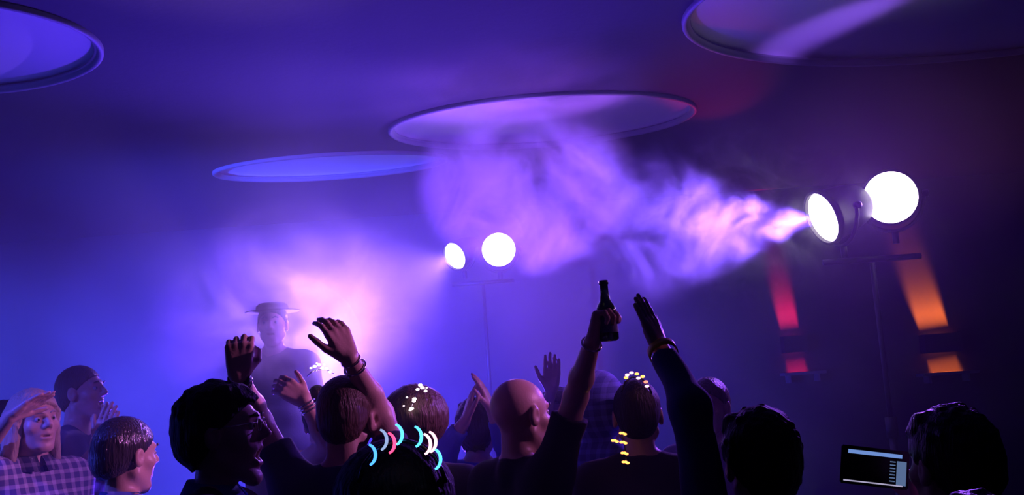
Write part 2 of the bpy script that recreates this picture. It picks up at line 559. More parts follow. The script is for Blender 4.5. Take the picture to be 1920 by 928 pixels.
# ------------------------------------------------------------------ sculpting: smooth unions of tapered limbs, meshed on a grid
class Clay:
    def __init__(self):
        self.ops = []

    def cap(self, a, b, ra, rb=None, k=0.02, cut=None, sub=False, flat=None):
        a, b = np.array(a, float), np.array(b, float)
        rb = ra if rb is None else rb
        lo = np.minimum(a - ra, b - rb)
        hi = np.maximum(a + ra, b + rb)
        self.ops.append(('cap', a, b, ra, rb, k, cut, sub, lo, hi))

    def ell(self, c, r, k=0.02, rot=None, cut=None, sub=False):
        c, r = np.array(c, float), np.array(r, float)
        m = r if rot is None else np.sqrt(((rot * r) ** 2).sum(1))
        self.ops.append(('ell', c, r, rot, None, k, cut, sub, c - m, c + m))

    def mesh(self, name, vox, ripple=0.0, rfreq=30.0, grain=0.0):
        adds = [o for o in self.ops if not o[7]]
        lo = np.min([o[8] for o in adds], axis=0) - 3 * vox - 0.012
        hi = np.max([o[9] for o in adds], axis=0) + 3 * vox + 0.012
        n = np.ceil((hi - lo) / vox).astype(int) + 1
        ax = [lo[i] + vox * np.arange(n[i]) for i in range(3)]
        f = np.full(n, 0.08, np.float32)
        for kind, a, b, ra, rb, k, cut, sub, l, h in self.ops:
            pad = k + 2 * vox + 0.01
            i0 = np.clip(np.floor((l - pad - lo) / vox).astype(int), 0, n - 1)
            i1 = np.clip(np.ceil((h + pad - lo) / vox).astype(int) + 1, 1, n)
            if np.any(i1 <= i0): continue
            sl = tuple(slice(i0[i], i1[i]) for i in range(3))
            X = ax[0][sl[0]][:, None, None].astype(np.float32)
            Y = ax[1][sl[1]][None, :, None].astype(np.float32)
            Z = ax[2][sl[2]][None, None, :].astype(np.float32)
            if kind == 'cap':
                ba = b - a
                L = float(ba @ ba) + 1e-12
                t = np.clip(((X - a[0]) * ba[0] + (Y - a[1]) * ba[1] + (Z - a[2]) * ba[2]) / L, 0, 1)
                d = np.sqrt((X - a[0] - t * ba[0]) ** 2 + (Y - a[1] - t * ba[1]) ** 2 + (Z - a[2] - t * ba[2]) ** 2) - (ra + (rb - ra) * t)
            else:
                x, y, z = X - a[0], Y - a[1], Z - a[2]
                if ra is not None:
                    R_ = ra
                    x, y, z = (x * R_[0, 0] + y * R_[1, 0] + z * R_[2, 0], x * R_[0, 1] + y * R_[1, 1] + z * R_[2, 1],
                               x * R_[0, 2] + y * R_[1, 2] + z * R_[2, 2])
                r = b
                k0 = np.sqrt((x / r[0]) ** 2 + (y / r[1]) ** 2 + (z / r[2]) ** 2)
                k1 = np.sqrt((x / r[0] ** 2) ** 2 + (y / r[1] ** 2) ** 2 + (z / r[2] ** 2) ** 2) + 1e-6
                d = k0 * (k0 - 1) / k1
            if cut is not None:
                cuts = cut if isinstance(cut, list) else [cut]
                for q, nn in cuts:      # keeps the side the normal points away from
                    d = np.maximum(d, (X - q[0]) * nn[0] + (Y - q[1]) * nn[1] + (Z - q[2]) * nn[2])
            g = f[sl]
            if sub:
                d = -d
                hh = np.maximum(k - np.abs(g - d), 0) / k
                f[sl] = np.maximum(g, d) + hh * hh * k * 0.25
            else:
                hh = np.maximum(k - np.abs(g - d), 0) / k
                f[sl] = np.minimum(g, d) - hh * hh * k * 0.25
        if ripple or grain:
            X = ax[0][:, None, None]; Y = ax[1][None, :, None]; Z = ax[2][None, None, :]
            if ripple:
                f += (ripple * (np.sin(rfreq * (X + 0.6 * Z) + 2 * np.sin(9 * Y + 7 * Z)) * np.sin(rfreq * 0.55 * (Y - 0.8 * Z) + 1.7 * np.sin(11 * X)))).astype(np.float32)
            if grain:
                f += (grain * np.sin(150 * X + 3 * np.sin(40 * Z)) * np.sin(150 * Y + 3 * np.sin(37 * Z + 20 * X)) * np.sin(60 * Z)).astype(np.float32)
        f[0] = f[-1] = 1; f[:, 0] = f[:, -1] = 1; f[:, :, 0] = f[:, :, -1] = 1
        s = f < 0
        # surface nets
        c = np.zeros(n - 1, np.int8)
        for dx in (0, 1):
            for dy in (0, 1):
                for dz in (0, 1):
                    c += s[dx:n[0] - 1 + dx, dy:n[1] - 1 + dy, dz:n[2] - 1 + dz]
        act = (c > 0) & (c < 8)
        ci = np.argwhere(act)
        idx = np.full(n - 1, -1, np.int32)
        idx[act] = np.arange(len(ci))
        acc = np.zeros((len(ci), 3)); cnt = np.zeros(len(ci))
        for axis in range(3):
            o1, o2 = [q for q in range(3) if q != axis]
            for u in (0, 1):
                for v in (0, 1):
                    p = ci.copy(); p[:, o1] += u; p[:, o2] += v
                    q = p.copy(); q[:, axis] += 1
                    fa = f[p[:, 0], p[:, 1], p[:, 2]]; fb = f[q[:, 0], q[:, 1], q[:, 2]]
                    cr = (fa < 0) != (fb < 0)
                    t = np.where(cr, fa / np.where(cr, fa - fb, 1), 0)
                    pos = p.astype(float); pos[:, axis] += t
                    acc[cr] += pos[cr]; cnt[cr] += 1
        V = acc / cnt[:, None] * vox + lo
        Q = []
        for axis in range(3):
            o1, o2 = (axis + 1) % 3, (axis + 2) % 3
            a_ = [slice(None)] * 3; b_ = [slice(None)] * 3
            a_[axis] = slice(0, -1); b_[axis] = slice(1, None)
            df = s[tuple(a_)] != s[tuple(b_)]
            e = np.argwhere(df)
            sa = s[tuple(a_)][df]
            def cell(du, dv):
                g_ = e.copy(); g_[:, o1] -= du; g_[:, o2] -= dv
                return idx[g_[:, 0], g_[:, 1], g_[:, 2]]
            q4 = np.stack([cell(1, 1), cell(0, 1), cell(0, 0), cell(1, 0)], 1)
            q4[~sa] = q4[~sa][:, ::-1]
            Q.append(q4)
        Q = np.concatenate(Q)
        me = bpy.data.meshes.new(name)
        me.vertices.add(len(V)); me.vertices.foreach_set('co', V.astype(np.float32).ravel())
        me.loops.add(Q.size); me.loops.foreach_set('vertex_index', Q.ravel().astype(np.int32))
        me.polygons.add(len(Q)); me.polygons.foreach_set('loop_start', np.arange(0, Q.size, 4, dtype=np.int32))
        me.update(calc_edges=True)
        me.shade_smooth()
        return me


def unit(v):
    v = np.array(v, float)
    return v / (np.linalg.norm(v) + 1e-12)


def rot_to(yaw, pitch=0.0, roll=0.0):
    """columns: right, forward, up of a head turned by yaw (to its left), raised by pitch, leaning by roll"""
    y, p, r = map(math.radians, (yaw, pitch, roll))
    M = Matrix.Rotation(y, 3, 'Z') @ Matrix.Rotation(p, 3, 'X') @ Matrix.Rotation(r, 3, 'Y')
    return np.array(M)


def child(name, me, m, parent, label=None):
    me.materials.append(m)
    o = bpy.data.objects.new(name, me)
    COL.objects.link(o)
    o.parent = parent
    if label: o['label'] = label
    return o


def sculpt_head(c, o, M, mouth=0.0, nose=1.0, s=1.0):
    q = lambda *p: o + M @ (np.array(p) * s)
    c.ell(q(0, -.014, .030), np.array((.076, .097, .088)) * s, 0.02, M)
    c.ell(q(0, .030, -.030), np.array((.059, .062, .080)) * s, 0.03, M)
    dz = -mouth * 0.6
    c.cap(q(0, .066, -.100 + dz), q(0, .060, -.092 + dz), .020 * s, .020 * s, 0.02)
    for sg in (-1, 1):
        c.cap(q(sg * .054, -.002, -.055), q(sg * .020, .060, -.098 + dz), .016 * s, .015 * s, 0.025)
        c.ell(q(sg * .047, .052, -.018), np.array((.020, .022, .018)) * s, 0.02, M)      # cheek
        c.cap(q(sg * .012, .084, .034), q(sg * .040, .072, .034), .011 * s, .009 * s, 0.014)  # brow
        c.ell(q(sg * .031, .101, .014), np.array((.017, .018, .011)) * s, 0.012, M, sub=True)   # eye socket
        c.ell(q(sg * .080, -.008, -.004), np.array((.010, .021, .033)) * s, 0.008, M)   # ear
        c.ell(q(sg * .092, .000, .000), np.array((.010, .012, .018)) * s, 0.008, M, sub=True)
        c.cap(q(sg * .011, .096, -.020), q(sg * .012, .093, -.021), .0085 * s, .008 * s, 0.008)
    c.cap(q(0, .086, .026), q(0, .088 + .022 * nose, -.012), .008 * s, .0115 * s, 0.012)       # nose
    c.cap(q(-.019, .080, -.047), q(.019, .080, -.047), .008 * s, .008 * s, 0.008)
    c.cap(q(0, .087, -.047), q(0, .0871, -.048), .009 * s, .009 * s, 0.012)
    c.cap(q(-.016, .079, -.062 + dz), q(.016, .079, -.062 + dz), .009 * s, .009 * s, 0.008)
    c.cap(q(0, .083, -.062 + dz), q(0, .0831, -.063 + dz), .009 * s, .009 * s, 0.012)
    c.ell(q(0, .094, -.055 + dz * .5), np.array((.022, .030, .0035 + mouth * .42)) * s, 0.005, M, sub=True)


def sculpt_hand(c, w, d, n, side, pose='open', s=1.0):
    """w wrist, d towards the fingers, n the way the palm faces; side +1 right hand, -1 left"""
    w, d = np.array(w, float), unit(d)
    n = unit(np.array(n, float) - d * (np.array(n, float) @ d))
    t = np.cross(d, n) * side
    curls = {'open': ([.10, .12, .12], .012), 'relaxed': ([.35, .45, .35], .006), 'fist': ([1.45, 1.60, 1.0], 0.0), 'half': ([.8, .9, .5], .002),
             'grip': ([1.05, 1.05, .75], 0.0), 'flat': ([.03, .05, .05], 0.002)}[pose]
    offs = [.033, .011, -.011, -.031]
    lens = [.072, .080, .075, .060]
    for i in range(4):
        kb = w + d * (.092 - .004 * abs(i - 1)) * s + t * offs[i] * s
        c.cap(w + d * .010 * s + t * offs[i] * .55 * s, kb, .014 * s, .0115 * s, 0.012)
        p = kb
        dirn = unit(d + t * offs[i] * (curls[1] * 16))
        L = lens[i] * s * 1.05
        ang = 0.0
        for j, fr in enumerate((.45, .30, .25)):
            ang += curls[0][j] * (1.0 + 0.06 * (i - 1))
            dd = dirn * math.cos(ang) + n * math.sin(ang)
            p2 = p + dd * L * fr
            c.cap(p, p2, (.0095 - .0008 * j) * s, (.0088 - .0008 * j) * s, 0.004)
            p = p2
    # heel of the palm
    c.cap(w + d * .03 * s - t * .018 * s + n * .006 * s, w + d * .06 * s - t * .022 * s + n * .006 * s, .014 * s, .012 * s, .012)
    # thumb leaves the side of the palm near its base
    a = w + d * .018 * s + t * .024 * s + n * .004 * s
    closed = pose in ('fist', 'grip', 'half')
    b = a + unit(d * .75 + t * .62 + n * (.35 if closed else .12)) * .046 * s
    e = b + unit(d * .85 + t * (.0 if closed else .42) + n * (.75 if closed else .12)) * .034 * s
    g_ = e + unit(d * .6 + t * (-.7 if closed else .25) + n * (.6 if closed else .10)) * .026 * s
    c.cap(a, b, .015 * s, .0115 * s, .012)
    c.cap(b, e, .0110 * s, .0098 * s, .004)
    c.cap(e, g_, .0100 * s, .0082 * s, .004)


M_skin = mat('skin', (0.62, 0.40, 0.32), 0.42, bump=0.05, bscale=150, var=0.08)
M_skin_tan = mat('tanned_skin', (0.45, 0.27, 0.20), 0.42, bump=0.05, bscale=150, var=0.08)
M_eye = mat('eye_white', (0.40, 0.38, 0.38), 0.2)
M_iris = mat('dark_iris', (0.03, 0.02, 0.02), 0.1)
M_shoe = mat('dark_shoe_leather', (0.02, 0.02, 0.02), 0.4)
M_jeans = mat('dark_denim', (0.025, 0.03, 0.06), 0.8, bump=0.15, bscale=300)


def hair_mat(name, col, rough=0.4):
    """fine strands: a stretched wave bump"""
    m = mat(name, col, rough)
    nt = m.node_tree
    b = nt.nodes['Principled BSDF']
    b.inputs['Specular IOR Level'].default_value = 0.3
    tc = nt.nodes.new('ShaderNodeTexCoord')
    mp = nt.nodes.new('ShaderNodeMapping')
    mp.inputs['Scale'].default_value = (160, 160, 14)
    nz = nt.nodes.new('ShaderNodeTexNoise')
    nz.inputs['Scale'].default_value = 1.0
    nz.inputs['Detail'].default_value = 3
    bp = nt.nodes.new('ShaderNodeBump')
    bp.inputs['Strength'].default_value = 0.7
    bp.inputs['Distance'].default_value = 0.01
    nt.links.new(tc.outputs['Object'], mp.inputs['Vector'])
    nt.links.new(mp.outputs[0], nz.inputs['Vector'])
    nt.links.new(nz.outputs['Fac'], bp.inputs['Height'])
    nt.links.new(bp.outputs['Normal'], b.inputs['Normal'])
    return m


M_hair_dark = hair_mat('dark_brown_hair', (0.018, 0.012, 0.01))
M_hair_black = hair_mat('black_hair', (0.006, 0.005, 0.006), 0.6)
M_hair_brown = hair_mat('brown_hair', (0.10, 0.06, 0.045))
M_hair_fair = hair_mat('fair_hair', (0.50, 0.40, 0.30))
M_hair_wet = hair_mat('wet_grey_hair', (0.05, 0.045, 0.05), 0.12)
M_hair_wet.node_tree.nodes['Principled BSDF'].inputs['Specular IOR Level'].default_value = 0.8


def cloth(name, col, check=None, rough=0.85):
    m = mat(name, col, rough, bump=0.12, bscale=260, sheen=0.1)
    if check:
        nt = m.node_tree
        b = nt.nodes['Principled BSDF']
        tc = nt.nodes.new('ShaderNodeTexCoord')
        sx = nt.nodes.new('ShaderNodeSeparateXYZ')
        nt.links.new(tc.outputs['Object'], sx.inputs[0])
        outs = []
        for i, ax_ in enumerate((0, 2)):
            ml = nt.nodes.new('ShaderNodeMath'); ml.operation = 'MULTIPLY'; ml.inputs[1].default_value = 26
            fr = nt.nodes.new('ShaderNodeMath'); fr.operation = 'FRACT'
            gt = nt.nodes.new('ShaderNodeMath'); gt.operation = 'GREATER_THAN'; gt.inputs[1].default_value = 0.6
            nt.links.new(sx.outputs[ax_], ml.inputs[0]); nt.links.new(ml.outputs[0], fr.inputs[0]); nt.links.new(fr.outputs[0], gt.inputs[0])
            outs.append(gt)
        ad = nt.nodes.new('ShaderNodeMath'); ad.operation = 'ADD'
        nt.links.new(outs[0].outputs[0], ad.inputs[0]); nt.links.new(outs[1].outputs[0], ad.inputs[1])
        hf = nt.nodes.new('ShaderNodeMath'); hf.operation = 'MULTIPLY'; hf.inputs[1].default_value = 0.5
        nt.links.new(ad.outputs[0], hf.inputs[0])
        mx = nt.nodes.new('ShaderNodeMix'); mx.data_type = 'RGBA'
        mx.inputs[6].default_value = (*col, 1); mx.inputs[7].default_value = (*check, 1)
        nt.links.new(hf.outputs[0], mx.inputs[0]); nt.links.new(mx.outputs[2], b.inputs['Base Color'])
    return m


# lower body, shared by everyone (hidden below the frame)
def lower_meshes():
    c = Clay()
    c.cap((-.085, 0, .97), (.085, 0, .97), .112, .112, .04)
    for sg in (-1, 1):
        c.cap((sg * .09, 0, .92), (sg * .10, .01, .50), .098, .068, .04)
        c.cap((sg * .10, .01, .50), (sg * .105, -.01, .10), .068, .060, .03, cut=((0, 0, .075), (0, 0, -1)))
    me = c.mesh('trousers', .012, ripple=.003, rfreq=24)
    c = Clay()
    for sg in (-1,):
        c.cap((0, -.045, .042), (0, -.02, .062), .040, .046, .02, cut=((0, 0, .004), (0, 0, -1)))
        c.cap((0, -.05, .038), (0, .16, .034), .040, .036, .03, cut=((0, 0, .004), (0, 0, -1)))
    return me, c.mesh('shoe', .008)


TROUSERS, SHOE = lower_meshes()
TROUSERS.materials.append(M_jeans)
SHOE.materials.append(M_shoe)


def person(px, D, H, facing, label, head=(0, 0, 0), arms=None, hair='short', hmat=None, shirt=None, sleeve=0.5, skin=None, vox=.008,
           mouth=0.0, collar=False, base=0.0, eyes=True, hood=None, open_neck=False, lean=(0, 0), headpx=None, headscale=1.0, hair_len=0.16):
    """px picture column of the head, D metres into the room, facing = degrees anticlockwise from looking away from the camera"""
    skin = skin or M_skin
    s = H / 1.75
    # find x on the column px at head height
    y_ = 700
    hz_ = H + base - 0.12
    for _ in range(6):
        q = P(px, y_, D)
        y_ += (q[2] - hz_) / D * FOC
        q = P(px, y_, D)
    x0 = q[0]
    fr = math.radians(facing)
    root = empty('person', (x0, D, base), label, 'person', 'dancers in the crowd', rz=fr)
    cs, sn = math.cos(-fr), math.sin(-fr)

    def loc(wp):       # world -> person's own frame
        v = np.array(wp) - np.array((x0, D, base))
        return np.array((v[0] * cs - v[1] * sn, v[0] * sn + v[1] * cs, v[2]))

    def locv(v):
        return np.array((v[0] * cs - v[1] * sn, v[0] * sn + v[1] * cs, v[2]))

    lx, ly = lean
    up = lambda x, y, z: np.array((x * s + lx * max(0, z - 1.0) / .6, y * s + ly * max(0, z - 1.0) / .6, z * s))
    M = rot_to(*head)
    ho = up(0, .020, 1.632)
    c = Clay()
    c.cap(up(-.07, 0, 1.0), up(.07, 0, 1.0), .095 * s, None, .04)
    c.cap(up(-.06, 0, 1.12), up(.06, 0, 1.12), .085 * s, None, .05)
    c.cap(up(-.085, 0, 1.32), up(.085, 0, 1.32), .095 * s, None, .05)
    c.cap(up(-.13, -.005, 1.41), up(.13, -.005, 1.41), .055 * s, None, .05)
    c.cap(up(-.06, -.01, 1.47), up(.06, -.01, 1.47), .035 * s, None, .06)
    c.cap(up(0, -.010, 1.44), ho + M @ np.array((0, -.02, -.05)), .056 * s, .052 * s, .03)
    sculpt_head(c, ho, M, mouth, s=headscale)
    g = Clay()          # shirt
    z0 = .90
    g.cap(up(-.085, 0, .96), up(.085, 0, .96), .122 * s, None, .04, cut=(up(0, 0, z0), (0, 0, -1)))
    g.cap(up(-.075, 0, 1.12), up(.075, 0, 1.12), .104 * s, None, .05)
    g.cap(up(-.095, 0, 1.30), up(.095, 0, 1.30), .112 * s, None, .05)
    g.cap(up(-.135, -.005, 1.41), up(.135, -.005, 1.41), .067 * s, None, .05)
    g.cap(up(-.06, -.012, 1.467), up(.06, -.012, 1.465), .043 * s, None, .05)
    g.cap(up(0, -.020, 1.45), up(0, -.012, 1.492), .060 * s, .058 * s, .02, cut=(up(0, -.012, 1.478), unit((0, .35, 1))))
    arms = arms or {}
    out = {}
    for side in (-1, 1):
        sh = up(side * .185, 0, 1.405)
        A = arms.get('R' if side > 0 else 'L')
        if A is None:
            el = sh + np.array((side * .05, -.03, -.29)) * s
            wr = el + np.array((-side * .01, .10, -.23)) * s
            hd, pn, pose = np.array((0, .35, -1)), np.array((-side, 0, 0)), 'relaxed'
        else:
            el, wr = loc(A['elbow']), loc(A['wrist'])
            hd, pn, pose = locv(A['dir']), locv(A['palm']), A.get('pose', 'open')
            v = el - up(side * .15, 0, 1.39)
            if v[2] > 0:    # raised arm lifts the shoulder
                sh = sh + np.array((-side * .02, 0, .035)) * s
        lu, lf = np.linalg.norm(el - sh), np.linalg.norm(wr - el)
        if A is not None: print('ARM %s %s upper %.2f fore %.2f' % (label[:30], 'R' if side > 0 else 'L', lu, lf))
        c.cap(up(side * .13, 0, 1.40), sh, .058 * s, .052 * s, .04)
        c.cap(sh, el, .050 * s, .038 * s, .03)
        mid = el + (wr - el) * .35
        c.cap(el, mid, .038 * s, .037 * s, .02)
        c.cap(mid, wr, .037 * s, .025 * s, .02)
        sculpt_hand(c, wr, hd, pn, side, pose, s * (A or {}).get('scale', 1.0))
        g.cap(up(side * .13, 0, 1.40), sh, .070 * s, .064 * s, .05)
        if sleeve <= 1:
            e2 = sh + (el - sh) * sleeve
            g.cap(sh, sh + (el - sh) * min(1, sleeve + .2), .064 * s, .058 * s, .04, cut=(e2, unit(el - sh)))
        else:
            g.cap(sh, el, .064 * s, .052 * s, .04)
            e2 = el + (wr - el) * (sleeve - 1)
            g.cap(el, el + (wr - el) * min(1.1, sleeve - 1 + .1), .052 * s, .038 * s, .03, cut=(e2, unit(wr - el)))
        out[side] = (sh, el, wr, unit(wr - el))
    body = child('body', c.mesh('body', vox), skin, root)
    child('shirt', g.mesh('shirt', max(vox, .008), ripple=.0035, rfreq=34), shirt, root)
    o = bpy.data.objects.new('trousers', TROUSERS); COL.objects.link(o); o.parent = root; o.scale = (s, s, s)
    for sg in (-1, 1):
        o = bpy.data.objects.new('shoe', SHOE); COL.objects.link(o); o.parent = root; o.location = (sg * .105 * s, 0, 0)
        o.scale = (s, s, s)
    q = lambda *p: ho + M @ (np.array(p) * headscale)
    if eyes:
        for sg in (-1, 1):
            bm = bmesh.new()
            ball(bm, q(sg * .031, .0755, .011), .0115, 14)
            eo = obj('eye', bm, M_eye, root)
            bm = bmesh.new()
            ball(bm, q(sg * .031, .0835, .011), .0058, 10)
            obj('iris', bm, M_iris, eo)
            bm = bmesh.new()
            tube(bm, [q(sg * .014, .096, .034), q(sg * .030, .095, .040), q(sg * .046, .082, .035)], [.002, .004, .002], 8)
            obj('eyebrow', bm, hmat or M_hair_dark, root)
    if hair:
        h = Clay()
        n1 = M @ unit((0, .55, -.62))          # hairline plane: forehead down to the nape
        e0 = q(0, .062, .055)
        cut = [(e0, n1)]
        if hair in ('short', 'wet', 'crop'):
            t = {'short': .016, 'wet': .012, 'crop': .008}[hair]
            h.ell(q(0, -.018, .034), np.array((.077 + t * .65, .097 + t, .088 + t)), .01, M, cut=cut)
            h.ell(q(0, -.060, -.010), np.array((.062 + t * .5, .055 + t, .072)), .02, M, cut=[(q(0, -.06, -.062), M @ unit((0, .5, -1))), (q(0, -.016, 0), M[:, 1])])
            if hair == 'short':    # fringe and tufts
                for i in range(14):
                    a = -1.3 + 2.6 * i / 13
                    h.cap(q(.062 * math.sin(a), .050 * math.cos(a), .108), q(.075 * math.sin(a), .092 * math.cos(a), .082), .013, .006, .012)
                rg = random.Random(int(px))
                for i in range(70):     # overlapping locks swept forward and down
                    z = rg.uniform(-.25, 1); a = rg.uniform(0, 2 * math.pi)
                    rr = math.sqrt(max(0, 1 - z * z)); y = rr * math.sin(a)
                    if y > .55 and z < .55 or z < .1 and y > -.15: continue
                    b0 = np.array((.082 * rr * math.cos(a), -.018 + .108 * y, .034 + .100 * z))
                    dr = np.array((rg.uniform(-.012, .012), .026 if z > .3 else .004, -.030 * rr))
                    h.cap(q(*b0), q(*(b0 + dr)), .010, .004, .006)
                for i in range(9):
                    x = -.048 + .012 * i
                    h.cap(q(x, -.094 + abs(x) * .4, -.04), q(x * 1.02, -.088 + abs(x) * .5, -.078 - .008 * math.sin(i * 2.1)), .013, .003, .010)
        elif hair == 'long':
            h.ell(q(0, -.018, .036), np.array((.094, .112, .102)), .01, M, cut=cut)
            for i in range(11):
                a = math.radians(-112 + 224 * i / 10)
                x, y = .080 * math.sin(a), -.020 - .085 * math.cos(a)
                top_ = q(x, y, .03)
                end = ho + np.array((x * 1.25, y * 1.05 - .01, -hair_len - .02 * math.sin(i * 2.3)))
                h.cap(top_, end, .026, .014, .02)
        elif hair == 'afro':
            h.ell(q(0, -.020, .035), np.array((.118, .125, .112)), .01, M, cut=[(q(0, .075, .04), M @ unit((0, .8, -.35)))])
            rg = random.Random(int(px))
            for i in range(90):
                z = rg.uniform(-.35, 1); a = rg.uniform(0, 2 * math.pi)
                rr = math.sqrt(max(0, 1 - z * z))
                y = rr * math.sin(a)
                if y > .45 and z < .6: continue
                h.cap(q(.112 * rr * math.cos(a), -.02 + .118 * y, .035 + .106 * z), q(.118 * rr * math.cos(a), -.02 + .125 * y, .035 + .113 * z), .014, .011, .012)
        elif hair == 'bun':
            h.ell(q(0, -.018, .034), np.array((.088, .108, .098)), .01, M, cut=cut)
            h.cap(q(0, -.10, .10), q(0, -.11, .11), .036, .034, .02)
        elif hair == 'fringe':    # horseshoe of stubble round a bald crown
            h.ell(q(0, -.020, .005), np.array((.0785, .099, .060)), .01, M, cut=[(q(0, 0, .018), M[:, 2]), (q(0, .030, 0), M[:, 1])])
        child('hair', h.mesh('hair', min(vox, .006), grain=.0030 if hair in ('short', 'long', 'afro') else .0012), hmat or M_hair_dark, root)
    if hood is not None:
        h = Clay()
        h.ell(q(0, -.035, .020), np.array((.112, .125, .132)), .02, M, cut=[(q(0, .055, 0), M @ unit((0, 1, -.15)))])
        h.cap(up(-.07, -.05, 1.46), up(.07, -.05, 1.46), .060, None, .04)
        child('hood', h.mesh('hood', .008, ripple=.003, rfreq=40), hood, root)
    if collar:
        bm = bmesh.new()
        n = 28
        rings = []
        for j, (r_, z_) in enumerate(((.066, 1.462), (.061, 1.505), (.064, 1.512), (.078, 1.485), (.092, 1.455), (.087, 1.453), (.074, 1.483), (.064, 1.50))):
            ring = []
            for k in range(n):
                a = math.radians(98) + math.radians(344) * k / (n - 1)
                sp = 1 + .12 * (abs(k - (n - 1) / 2) / ((n - 1) / 2)) ** 3 * (j > 2)
                v = up(r_ * 1.08 * math.cos(a) * sp, r_ * math.sin(a) * sp - .012, z_ - .010 * math.sin(a))
                ring.append(bm.verts.new(v))
            rings.append(ring)
        for r0, r1 in zip(rings, rings[1:]):
            for k in range(n - 1):
                bm.faces.new((r0[k], r0[k + 1], r1[k + 1], r1[k]))
        bmesh.ops.solidify(bm, geom=bm.faces[:], thickness=.003)
        obj('collar', bm, shirt if collar is True else collar, root)
    root['_x'] = 0
    del root['_x']
    return dict(root=root, q=q, up=up, out=out, s=s, M=M, ho=ho, x0=x0, D=D, fr=fr)


def to_world(p, v):
    c_, s_ = math.cos(p['fr']), math.sin(p['fr'])
    return np.array((v[0] * c_ - v[1] * s_ + p['x0'], v[0] * s_ + v[1] * c_ + p['D'], v[2] + p['root'].location.z))


def band(p, side, t, r, rr, m, name='bracelet', label=None, flat=False):
    """a ring round the forearm, t from elbow (0) to wrist (1)"""
    sh, el, wr, d = p['out'][side]
    c = el + (wr - el) * t
    s_, t_, dd = frame_of(d)
    bm = bmesh.new()
    if flat:
        lathe(bm, [(r, -rr), (r + .004, -rr), (r + .004, rr), (r, rr), (r, -rr)], origin=c, axis=d, n=28, caps=False)
    else:
        n, k = 28, 8
        rings = []
        for i in range(n):
            a = 2 * math.pi * i / n
            ce = Vector(c) + (s_ * math.cos(a) + t_ * math.sin(a)) * r
            ra = (s_ * math.cos(a) + t_ * math.sin(a))
            rings.append([bm.verts.new(ce + (ra * math.cos(b) + dd * math.sin(b)) * rr) for b in [2 * math.pi * j / k for j in range(k)]])
        for i in range(n):
            for j in range(k):
                bm.faces.new((rings[i][j], rings[i][(j + 1) % k], rings[(i + 1) % n][(j + 1) % k], rings[(i + 1) % n][j]))
    o = obj(name, bm, m, p['root'])
    if label: o['label'] = label
    return o, c


# ------------------------------------------------------------------ the crowd
S_black = cloth('black_shirt_cotton', (0.012, 0.012, 0.016))
S_navy = cloth('dark_blue_tshirt_cotton', (0.05, 0.05, 0.14))
S_blue = cloth('blue_shirt_cotton', (0.12, 0.20, 0.60))
S_bright = cloth('light_blue_shirt_cotton', (0.22, 0.38, 0.85))
S_check = cloth('checked_shirt_cotton', (0.10, 0.10, 0.30), check=(0.55, 0.5, 0.7))
S_grey = cloth('grey_shirt_cotton', (0.12, 0.12, 0.15))
S_hood = cloth('blue_hooded_fleece', (0.06, 0.09, 0.45), check=(0.16, 0.2, 0.8))
M_steel = mat('polished_steel', (0.8, 0.8, 0.8), 0.15, 1.0)
M_yellow = mat('yellow_wristband', (0.9, 0.65, 0.05), 0.4)
M_black_gloss = mat('gloss_black_plastic', (0.01, 0.01, 0.012), 0.2)

# checked-shirt woman shading her eyes, left edge
A = dict(R=dict(elbow=P(-50, 868, 4.0), wrist=P(18, 782, 3.86), dir=(.75, .1, .45), palm=(.3, -.2, -1), pose='flat'))
p1 = person(60, 4.1, 1.775, -125, 'fair-haired person in checked shirt at the left edge, hand raised to the brow', head=(0, 0, 4), arms=A, hair='long', hmat=M_hair_fair,
            shirt=S_check, vox=.006, collar=True)
# tall man in profile, clapping
A = dict(R=dict(elbow=P(128, 910, 4.45), wrist=P(186, 838, 4.35), dir=(.30, .0, .95), palm=(.3, 1, 0), pose='open'),
         L=dict(elbow=P(222, 900, 4.72), wrist=P(206, 836, 4.48), dir=(.10, -.1, 1), palm=(-.3, -1, 0), pose='open'))
p2 = person(146, 4.65, 1.90, -95, 'tall person in dark shirt seen in laughing profile, hands together, in blue haze at left', head=(0, 5, 0), arms=A, hair='crop',
            hmat=M_hair_brown, shirt=S_navy, vox=.006, mouth=.016, sleeve=.6)
# wet-haired man from behind
p3 = person(230, 3.4, 1.63, -28, 'person seen from behind with slicked grey hair and a light blue collar', head=(-8, -4, 0), hair='wet', hmat=M_hair_wet,
            shirt=S_bright, vox=.006, collar=True, sleeve=1.8)
# foreground man in profile
p4 = person(405, 2.62, 1.705, -88, 'dark foreground person in profile with short hair, glasses and open mouth, shouting to the right', head=(0, 4, 0), hair='short', hmat=M_hair_black,
            shirt=S_black, vox=.006, mouth=.030, collar=S_bright, sleeve=.7)
q = p4['q']
for sg in (-1, 1):
    bm = bmesh.new()
    pts = [q(sg * .031 + .022 * math.cos(a), .098, .012 + .016 * math.sin(a)) for a in [2 * math.pi * k / 20 for k in range(21)]]
    tube(bm, pts, .0016, 6, caps=False)
    tube(bm, [q(sg * .053, .097, .018), q(sg * .074, .085, .018), q(sg * .084, .0, .016), q(sg * .086, -.02, .004)], .0018, 6)
    if sg > 0: tube(bm, [q(-.009, .099, .016), q(0, .103, .018), q(.009, .099, .016)], .0016, 6)
    obj('glasses', bm, M_steel, p4['root'])
